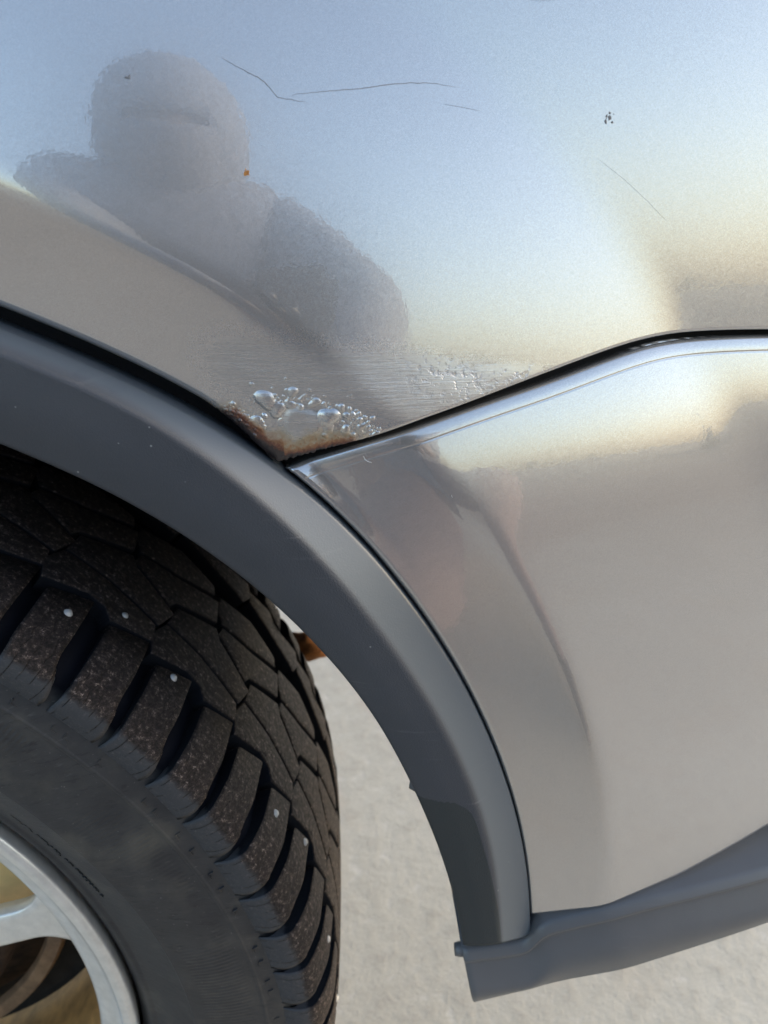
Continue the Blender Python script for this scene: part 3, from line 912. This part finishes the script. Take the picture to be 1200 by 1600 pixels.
# steel studs
def stud_me():
    pr = [(0, -.0009), (.0012, -.0008), (.0015, -.0003), (.0020, .0002), (.0024, .002)]
    V = []; n = 12
    for r, h in pr:
        for k in range(n):
            a = 2*math.pi*k/n; V.append((r*math.cos(a), r*math.sin(a), -h))
    return mesh_from('stud', V, grid_faces(len(pr), n, wrap=True), True)
SM = stud_me(); SM.materials.append(M_stud)
studs = [(47.3, .024), (43.6, .044), (37.8, .032), (32.7, .012), (22.9, .023), (17.1, .034), (7.4, .020), (-3.0, .028), (27.4, .180), (47, .165)]
for k in range(5, 31):
    studs.append((47.3+10*k+rng.uniform(-.5, .5), rng.uniform(.012, .030)))
    if k % 2: studs.append((43.6+10*k, .044))
for a, y in studs:
    o = link('stud', SM, None, wheel)
    ar = math.radians(a); r = float(crown(y))
    nrm = Vector((math.cos(ar), -.28 if y < .015 else (-.10 if y < .03 else 0), math.sin(ar))).normalized()
    o.location = Vector(cylpt(a, y, r+(-.0002 if y > .015 else -.0010)))
    o.rotation_euler = nrm.to_track_quat('Z', 'Y').to_euler()
# moulded marks at the foot of the shoulder blocks, one ring of relief
bm = bmesh.new()
def raised(bm, pts, w, h=.0004):
    for (a0, r0), (a1, r1) in zip(pts[:-1], pts[1:]):
        A = np.array([r0*math.cos(math.radians(a0)), r0*math.sin(math.radians(a0))]); B = np.array([r1*math.cos(math.radians(a1)), r1*math.sin(math.radians(a1))])
        d = B-A; d /= np.linalg.norm(d); nn = np.array([-d[1], d[0]])*w
        def yy(p):
            r = math.hypot(*p)
            return float(np.interp(r, [.300, .306, .3115, .315], [-.0024, -.0014, -.0006, .0006]))
        vs_ = []
        for p in (A-nn, A+nn, B+nn, B-nn):
            vs_.append(bm.verts.new((p[0], yy(p)-h-.0006, p[1])))
        vb = []
        for p in (A-nn*1.3, A+nn*1.3, B+nn*1.3, B-nn*1.3):
            vb.append(bm.verts.new((p[0], yy(p)+.002, p[1])))
        bm.faces.new(vs_)
        for i in range(4): bm.faces.new((vs_[i], vb[i], vb[(i+1) % 4], vs_[(i+1) % 4]))
for k in range(36):
    for a in (48.4, 46.6, 43.0, 41.4):
        b_ = a+10*k+rng.uniform(-.3, .3)
        if rng.random() < .25: continue
        raised(bm, [(b_+.25, .3042), (b_+.20, .3018), (b_-.35, .3018)], .00016)
me = bpy.data.meshes.new('moulded_marks'); bmesh.ops.recalc_face_normals(bm, faces=bm.faces); bm.to_mesh(me); bm.free()
wpart('moulded_marks', me, M_tyre, kind='stuff')
# small worn lettering near the bead (unreadable in the photograph): raised dashes
bm = bmesh.new()
def dash(bm, a, r, da, dr, h=.0005):
    vs_ = []; vb = []
    for s, t_ in ((-1, -1), (1, -1), (1, 1), (-1, 1)):
        aa = math.radians(a+s*da); rr_ = r+t_*dr
        y = float(np.interp(rr_, [.235, .2372, .248, .262], [.0098, .0100, .0040, -.0030]))
        vs_.append(bm.verts.new((rr_*math.cos(aa), y-h, rr_*math.sin(aa))))
        vb.append(bm.verts.new((rr_*math.cos(aa), y+.002, rr_*math.sin(aa))))
    bm.faces.new(vs_)
    for i in range(4): bm.faces.new((vs_[i], vb[i], vb[(i+1) % 4], vs_[(i+1) % 4]))
dr_ = random.Random(5)
for a0, a1 in ((24, 39), (70, 110), (190, 230)):
    a = a0
    while a < a1:
        dash(bm, a, .2445, .16, .0007); a += dr_.choice((.5, .62, .8, 1.2))
        if dr_.random() < .6: dash(bm, a-.3, .2440+dr_.uniform(-.0008, .0008), .28, .00022)
me = bpy.data.meshes.new('worn_lettering'); bmesh.ops.recalc_face_normals(bm, faces=bm.faces); bm.to_mesh(me); bm.free()
wpart('worn_lettering', me, M_tyre, kind='stuff')

# rim
prof = fillet([(.2215, .030), (.2240, .0200), (.2262, .0140), (.2268, .0095), (.2240, .0075), (.2195, .0085), (.2170, .0125), (.2135, .0150), (.2075, .0175), (.2030, .0200), (.2000, .0265), (.1995, .036)],
              [0, .002, .002, .0012, .0014, .0015, .0015, .003, .003, .003, .003, 0], 5)
V, F = lathe(prof, 240)
wpart('rim_ring', mesh_from('rim_ring', V, F[:, ::-1] if False else F), M_rim)
prof = fillet([(.1995, .036), (.2050, .050), (.2060, .075), (.1960, .095), (.1930, .150), (.2060, .180), (.2200, .192)], [0, .006, .006, .01, .02, .01, 0], 4)
V, F = lathe(prof, 200)
wpart('rim_barrel', mesh_from('rim_barrel', V, F), M_barrel, label="dusty gold inner barrel of the rim")
def spoke_me():
    rs = np.r_[np.linspace(.040, .180, 16), np.linspace(.1815, .2035, 18)]
    V = []; m = 0
    for r in rs:
        w = .0108+.0020*(1-r/.2)+.0125*max(0., (r-.181)/.0225)**2.4
        yf = .0215+.0120*((.205-r)/.16)**1.2 if r < .205 else .0215
        yb = yf+.011
        sec = fillet([(-w*.80, yb), (-w*1.00, yf+.0055), (-w*.93, yf+.0012), (-w*.70, yf), (w*.70, yf), (w*.93, yf+.0012), (w*1.0, yf+.0055), (w*.80, yb)],
                     [0, .002, .001, .0012, .0012, .001, .002, 0], 3)
        for s, y in sec: V.append((r, y, s))
        m = len(sec)
    me = mesh_from('spoke', V, grid_faces(len(rs), m, flip=True))
    return me
SPK = spoke_me(); SPK.materials.append(M_rim)
for k in range(9):
    o = link('spoke', SPK, None, wheel)
    o.rotation_euler = (0, -math.radians(18.8+40*k), 0)
V, F = lathe(fillet([(.0, .026), (.025, .026), (.034, .030), (.060, .033), (.066, .040), (.066, .075)], [0, .003, .003, .004, .004, 0], 4), 90)
wpart('hub', mesh_from('hub', V, F), M_rim)
V, F = lathe(fillet([(.05, .078), (.118, .078), (.127, .082), (.130, .092), (.130, .120), (.150, .126), (.160, .130), (.160, .145)], [0, .004, .005, .003, .003, .004, .003, 0], 4), 120)
wpart('brake_drum', mesh_from('brake_drum', V, F), M_drum)
V = []  # curved block added to fill the upper spoke window with gold
cs = fillet([(.100, .085), (.105, .060), (.135, .050), (.176, .052), (.188, .062), (.190, .085)], [0, .006, .012, .010, .006, 0], 5)
ca = np.radians(np.r_[8, 9, np.linspace(10, 62, 24), 63, 64])
for i, a in enumerate(ca):
    e_ = [0, .55, 1][min(i, 2)] if i < 3 else ([0, .55, 1][min(len(ca)-1-i, 2)])
    for r, y in cs: V.append((r*math.cos(a), .085+(y-.085)*e_, r*math.sin(a)))
wpart('caliper_like_block', mesh_from('caliper_like_block', V, grid_faces(len(ca), len(cs))), M_gold, label="gold caliper-like block behind the spokes")
V, F = lathe(fillet([(.146, .104), (.148, .098), (.157, .098), (.159, .104), (.158, .112)], [0, .001, .001, .001, 0], 3), 120)
wpart('disc_rim', mesh_from('disc_rim', V, F), simple('tan_rusty_edge', (.30, .19, .11), .8, var=.4, scale=80, bump=.5))
wpart('brake_hose', tube_mesh('brake_hose', [(.10, .115, .075), (.13, .110, .062), (.155, .112, .048), (.172, .125, .050), (.178, .15, .06)], .006, 12), M_dark)
wpart('bolt', tube_mesh('bolt', [(.170, .098, .066), (.170, .108, .066)], [.004, .0045], 6), M_stud)
V, F = lathe(fillet([(.10, .135), (.185, .135), (.188, .13)], [0, .003, 0], 3), 80)
wpart('backing_plate', mesh_from('backing_plate', V, F), M_dark)

# ---------------------------------------------------------------- the photographer, seen only as a reflection in the paint
def skin(name, pts, edges, rad, mat, sub=2, parent=None, flat=None):
    me = bpy.data.meshes.new(name+'_cage')
    bm = bmesh.new(); lay = bm.verts.layers.skin.verify()
    vs_ = [bm.verts.new(p) for p in pts]
    for v, r in zip(vs_, rad):
        v[lay].radius = (r, r) if not hasattr(r, '__len__') else r
    vs_[0][lay].use_root = True
    for a, b in edges: bm.edges.new((vs_[a], vs_[b]))
    bm.to_mesh(me); bm.free()
    o = bpy.data.objects.new('cage', me); col.objects.link(o)
    o.modifiers.new('skin', 'SKIN').use_smooth_shade = True
    sb = o.modifiers.new('sub', 'SUBSURF'); sb.levels = sb.render_levels = sub
    dg = bpy.context.evaluated_depsgraph_get()
    out = bpy.data.meshes.new_from_object(o.evaluated_get(dg))
    bpy.data.objects.remove(o)
    out.name = name
    out.materials.clear()
    for p in out.polygons: p.use_smooth = True
    return link(name, out, mat, parent)
M_skin = simple("skin", (.20, .155, .14), .5, var=.1)
M_jacket = simple("dark_blue_grey_jacket", (.20, .215, .26), .9, var=.3, scale=90, bump=.5, dist=.004)
M_trousers = simple("faded_mauve_trousers", (.24, .18, .185), .9, var=.2, scale=80, bump=.5, dist=.003)
M_boot = simple("dark_boot_leather", (.03, .025, .02), .5, var=.3)
M_phone = simple("black_phone_case", (.012, .012, .014), .35, var=.1)
M_lens = simple("lens_glass", (.005, .005, .01), .08, var=.1)
# one skeleton for body and limbs
J = dict(pel=(.30, -.90, .13), wai=(.29, -.87, .27), che=(.27, -.79, .46), upc=(.265, -.75, .56), nec=(.262, -.72, .625), hed=(.262, -.70, .68),
         shL=(.105, -.72, .600), elL=(.125, -.52, .385), wrL=(.262, -.345, .330), pmL=(.290, -.315, .338),
         shR=(.400, -.73, .572), elR=(.500, -.53, .430), wrR=(.432, -.345, .335), pmR=(.402, -.315, .340),
         hpL=(.23, -.90, .11), knL=(.33, -.62, -.255), anL=(.27, -1.00, -.275), toL=(.27, -1.09, -.318),
         hpR=(.39, -.90, .11), knR=(.665, -.62, .305), anR=(.64, -.69, -.245), toR=(.65, -.55, -.300))
def chain(names, rads, name, mat, parent, edges, sub=2):
    return skin(name, [J[k] for k in names], [(names.index(a), names.index(b)) for a, b in edges], rads, mat, sub, parent)
body = chain(['pel', 'wai', 'che', 'upc', 'nec', 'hed', 'shL', 'elL', 'wrL', 'pmL', 'shR', 'elR', 'wrR', 'pmR', 'hpL', 'knL', 'anL', 'toL', 'hpR', 'knR', 'anR', 'toR'],
             [.12, .115, .125, .10, .052, .06, .055, .038, .026, (.036, .016), .055, .038, .026, (.036, .016), .085, .055, .036, .03, .085, .055, .036, .03],
             'person', M_skin, None,
             [('pel', 'wai'), ('wai', 'che'), ('che', 'upc'), ('upc', 'nec'), ('nec', 'hed'), ('upc', 'shL'), ('shL', 'elL'), ('elL', 'wrL'), ('wrL', 'pmL'), ('upc', 'shR'), ('shR', 'elR'), ('elR', 'wrR'), ('wrR', 'pmR'),
              ('pel', 'hpL'), ('hpL', 'knL'), ('knL', 'anL'), ('anL', 'toL'), ('pel', 'hpR'), ('hpR', 'knR'), ('knR', 'anR'), ('anR', 'toR')])
body['label'] = "kneeling person in a blue-grey hooded jacket and mauve trousers, mirrored in the silver panel"
body['category'] = "person"
chain(['wai', 'che', 'upc', 'nec', 'shL', 'elL', 'wrL', 'shR', 'elR', 'wrR', 'pel'], [.150, .165, .138, .134, .080, .058, .043, .070, .052, .040, .155], 'jacket', M_jacket, body,
      [('pel', 'wai'), ('wai', 'che'), ('che', 'upc'), ('upc', 'nec'), ('upc', 'shL'), ('shL', 'elL'), ('elL', 'wrL'), ('upc', 'shR'), ('shR', 'elR'), ('elR', 'wrR')])
chain(['pel', 'hpL', 'knL', 'anL', 'hpR', 'knR', 'anR'], [.135, .105, .080, .055, .105, .080, .058], 'trousers', M_trousers, body,
      [('pel', 'hpL'), ('hpL', 'knL'), ('knL', 'anL'), ('pel', 'hpR'), ('hpR', 'knR'), ('knR', 'anR')])
for a, b in (('anL', 'toL'), ('anR', 'toR')):
    A, B = Vector(J[a]), Vector(J[b]); d = (B-A).normalized()
    skin('boot', [A+Vector((0, 0, .05)), A+Vector((0, 0, -.005)), (A+B)/2, B, A-d*.02], [(0, 1), (1, 2), (2, 3), (1, 4)], [.055, .052, .048, .040, .045], M_boot, 2, body)
M_eye = simple('dark_eye', (.06, .05, .045), .3, var=.05)
# head: skull, jaw, brow, nose, ears
bm = bmesh.new()
bmesh.ops.create_icosphere(bm, subdivisions=4, radius=1)
hc = Vector((.262, -.695, .705))
tilt = Matrix.Rotation(math.radians(22), 3, 'X').inverted()
for v in bm.verts:
    p = v.co.copy()
    x, y, z = p.x*.075, p.y*.095, p.z*.112
    if z < 0:
        k = -z/.112
        x *= 1-.30*k; y = y*(1-.18*k)+.012*k*(1 if p.y > 0 else 0)
    if p.y > .5:
        y += .020*math.exp(-(x/.012)**2-((z+.012)/.020)**2)
        y -= .008*(math.exp(-((abs(x)-.030)/.013)**2-((z-.008)/.012)**2))
        y += .005*math.exp(-(x/.022)**2-((z+.048)/.008)**2)-.004*math.exp(-(x/.022)**2-((z+.042)/.003)**2)
    v.co = tilt @ Vector((x, y, z))+hc
me = bpy.data.meshes.new('head'); bm.to_mesh(me); bm.free()
for p in me.polygons: p.use_smooth = True
head = link('head', me, M_skin, body)
for sx in (-1, 1):
    e = tilt @ Vector((sx*.030, .071, .008))+hc
    link('eye', ball_mesh('eye', tuple(e), .0115, sub=3), M_eye, head)
    e = tilt @ Vector((sx*.076, -.005, -.005))+hc
    link('ear', ball_mesh('ear', tuple(e), .03, (.35, .6, 1), 3), M_skin, head)
bm = bmesh.new()
bmesh.ops.create_icosphere(bm, subdivisions=4, radius=1)
for v in list(bm.verts):
    p = v.co.copy()
    if p.y > .90 and p.z < .20: bm.verts.remove(v); continue
    v.co = tilt @ Vector((p.x*(.103+.012*(p.z < 0)*-p.z), p.y*.118-.010, p.z*.128))+hc
me = bpy.data.meshes.new('hood'); bm.to_mesh(me); bm.free()
for p in me.polygons: p.use_smooth = True
hood = link('hood', me, M_jacket, body)
so = hood.modifiers.new('s', 'SOLIDIFY'); so.thickness = .006
# scarf pulled up over the nose
bm = bmesh.new()
bmesh.ops.create_icosphere(bm, subdivisions=4, radius=1)
for v in list(bm.verts):
    p = v.co.copy()
    if p.z > .22: bm.verts.remove(v); continue
    v.co = tilt @ Vector((p.x*(.084+.016*max(0, -p.z)), p.y*.112+.006, p.z*.125+.0))+hc
me = bpy.data.meshes.new('scarf'); bm.to_mesh(me); bm.free()
for p in me.polygons: p.use_smooth = True
sc_ = link('scarf', me, simple('blue_grey_scarf', (.19, .20, .24), .95, var=.2, scale=120, bump=.6, dist=.003), body)
so = sc_.modifiers.new('s', 'SOLIDIFY'); so.thickness = .005
# fingers close round the phone
PC = CAM-fw*.0115-up2*.052+rt2*.018
def dev(a, b, c=0):
    return PC+rt2*a+up2*b+fw*c
for s, pm, nm in ((-1, J['pmL'], 'L'), (1, J['pmR'], 'R')):
    for q in range(4):
        base = Vector(pm).lerp(dev(s*.050, -.050+.018*q), .45)
        p1 = dev(s*.046, -.052+.019*q, .012); p2 = dev(s*(.030 if q < 3 else .034), -.054+.019*q, .011)
        skin('finger', [tuple(base), tuple(p1), tuple((p1+p2)/2+fw*.002), tuple(p2)], [(0, 1), (1, 2), (2, 3)], [.0095, .0085, .008, .0065], M_skin, 2, body)
    p0 = Vector(pm); p1 = dev(s*.046, -.050, -.010); p2 = dev(s*.024, -.040, -.0125)
    skin('thumb', [tuple(p0), tuple(p1), tuple(p2)], [(0, 1), (1, 2)], [.014, .011, .009], M_skin, 2, body)
# the phone, its lens just behind the viewpoint
bm = bmesh.new()
bmesh.ops.create_cube(bm, size=1)
for v in bm.verts: v.co = Vector((v.co.x*.074, v.co.y*.152, v.co.z*.008))
bmesh.ops.bevel(bm, geom=[e for e in bm.edges if abs(e.verts[0].co.z-e.verts[1].co.z) > .001], offset=.010, segments=6, affect='EDGES')
bmesh.ops.bevel(bm, geom=[e for e in bm.edges if len(e.link_faces) == 2 and e.calc_face_angle(0) > 1], offset=.0015, segments=2, affect='EDGES')
R3m = Matrix((rt2, up2, -fw)).transposed()
for v in bm.verts: v.co = R3m @ v.co+PC
me = bpy.data.meshes.new('phone'); bm.to_mesh(me); bm.free()
ph = link('phone', me, M_phone)
ph['label'] = "black phone held up in both hands by the kneeling photographer"
ph['category'] = "phone"
for dx, dy in ((-.018, .052), (-.018, .030), (.0, .041)):
    c = PC+rt2*dx+up2*dy
    link('lens', tube_mesh('lens', [c+fw*.0035, c+fw*.0055], .0075, 20), M_lens, ph)

# ---------------------------------------------------------------- what lies behind the photographer: shed, trees
def box(bm, x0, x1, y0, y1, z0, z1):
    vs_ = [bm.verts.new(p) for p in ((x0, y0, z0), (x1, y0, z0), (x1, y1, z0), (x0, y1, z0), (x0, y0, z1), (x1, y0, z1), (x1, y1, z1), (x0, y1, z1))]
    for f in ((0, 3, 2, 1), (4, 5, 6, 7), (0, 1, 5, 4), (1, 2, 6, 5), (2, 3, 7, 6), (3, 0, 4, 7)): bm.faces.new([vs_[i] for i in f])
def bmo(name, bm, mat, parent=None):
    me = bpy.data.meshes.new(name); bm.to_mesh(me); bm.free()
    return link(name, me, mat, parent)
M_shed = simple("dark_brown_boards", (.10, .075, .055), .85, var=.3, scale=3, bump=.3)
M_roof = simple("grey_sheet_roof", (.12, .12, .125), .6, var=.2, scale=4)
M_win = simple("window_glass", (.02, .025, .03), .08, var=.1)
M_white = simple("white_trim_paint", (.75, .74, .70), .5, var=.05)
shed = bpy.data.objects.new('shed', None); col.objects.link(shed)
sa = math.radians(64); sdist = 24.0
shed.location = (math.sin(sa)*sdist, -math.cos(sa)*sdist, GZ)
shed.rotation_euler = (0, 0, sa)
shed['label'] = "low dark brown shed mirrored at the right edge of the bumper"; shed['category'] = "shed"
bm = bmesh.new(); box(bm, -7.6, 7.5, -4, 0, 0, 2.35); bmo('wall', bm, M_shed, shed)
bm = bmesh.new()
v = [bm.verts.new(p) for p in ((-7.9, .3, 2.35), (7.8, .3, 2.35), (7.8, -4.3, 2.35), (-7.9, -4.3, 2.35), (-7.9, -2, 3.3), (7.8, -2, 3.3))]
for f in ((0, 1, 5, 4), (2, 3, 4, 5), (0, 4, 3), (1, 2, 5), (3, 2, 1, 0)): bm.faces.new([v[i] for i in f])
bmo('roof', bm, M_roof, shed)
for x in (-6.2, -3.6, 1.9, 4.0, 6.1):
    bm = bmesh.new(); box(bm, x-.55, x+.55, .002, .06, .9, 1.9); fr_ = bmo('window', bm, M_white, shed)
    bm = bmesh.new(); box(bm, x-.47, x+.47, .05, .066, .98, 1.82); bmo('pane', bm, M_win, fr_)
bm = bmesh.new(); box(bm, -.9, .1, .002, .05, 0, 2.0); bmo('door', bm, M_white, shed)
M_leaf = simple("bare_twig_foliage", (.075, .065, .035), .9, var=.4, scale=2)
M_bark = simple("tree_bark", (.10, .075, .055), .9, var=.3, scale=6)
def tree(az, dist, h, label, seed):
    rr = random.Random(seed)
    root = bpy.data.objects.new('tree', None); col.objects.link(root)
    a = math.radians(az); root.location = (math.sin(a)*dist, -math.cos(a)*dist, GZ)
    root['label'] = label; root['category'] = 'tree'; root['group'] = 'trees mirrored along the horizon'
    link('trunk', tube_mesh('trunk', [(0, 0, 0), (.1, 0, h*.35), (0, .1, h*.7), (.1, 0, h*.9)], [h*.035, h*.028, h*.015, h*.005], 8), M_bark, root)
    V = []; F = []
    for k in range(1100):
        u = rr.gauss(0, .42); w = rr.gauss(0, .42); z = h*(.60+.20*rr.gauss(0, 1)); z = min(max(z, h*.22), h)
        k2 = (1-abs(z/h-.55)*1.2)
        c = Vector((u*h*.5*k2, w*h*.5*k2, z)); s_ = h*rr.uniform(.015, .035)
        d1 = Vector((rr.gauss(0, 1), rr.gauss(0, 1), rr.gauss(0, 1))).normalized()*s_; d2 = d1.orthogonal().normalized()*s_*.6
        n = len(V); V += [c-d1, c+d2, c+d1, c-d2]; F.append((n, n+1, n+2, n+3))
    link('crown', mesh_from('crown', V, F, False), M_leaf, root)
words = ["tallest", "widest", "smallest", "leaning", "thin", "dense", "pale", "lone"]
places = ["far left of the reflected skyline", "left of the kneeling person's reflected shoulder", "just behind the reflected left arm", "right of the reflected elbow", "at the left end of the pale patch on the bumper", "near the middle of the pale bumper patch", "towards the right end of the pale bumper patch", "beside the reflected shed"]
for k, az in enumerate((-62, -44, -33, 14, 21, 27, 33, 47)):
    tree(az, 120+22*((k*5) % 4), 1.9+.35*((k*3) % 4), "brown bare-looking tree "+places[k], 50+k)
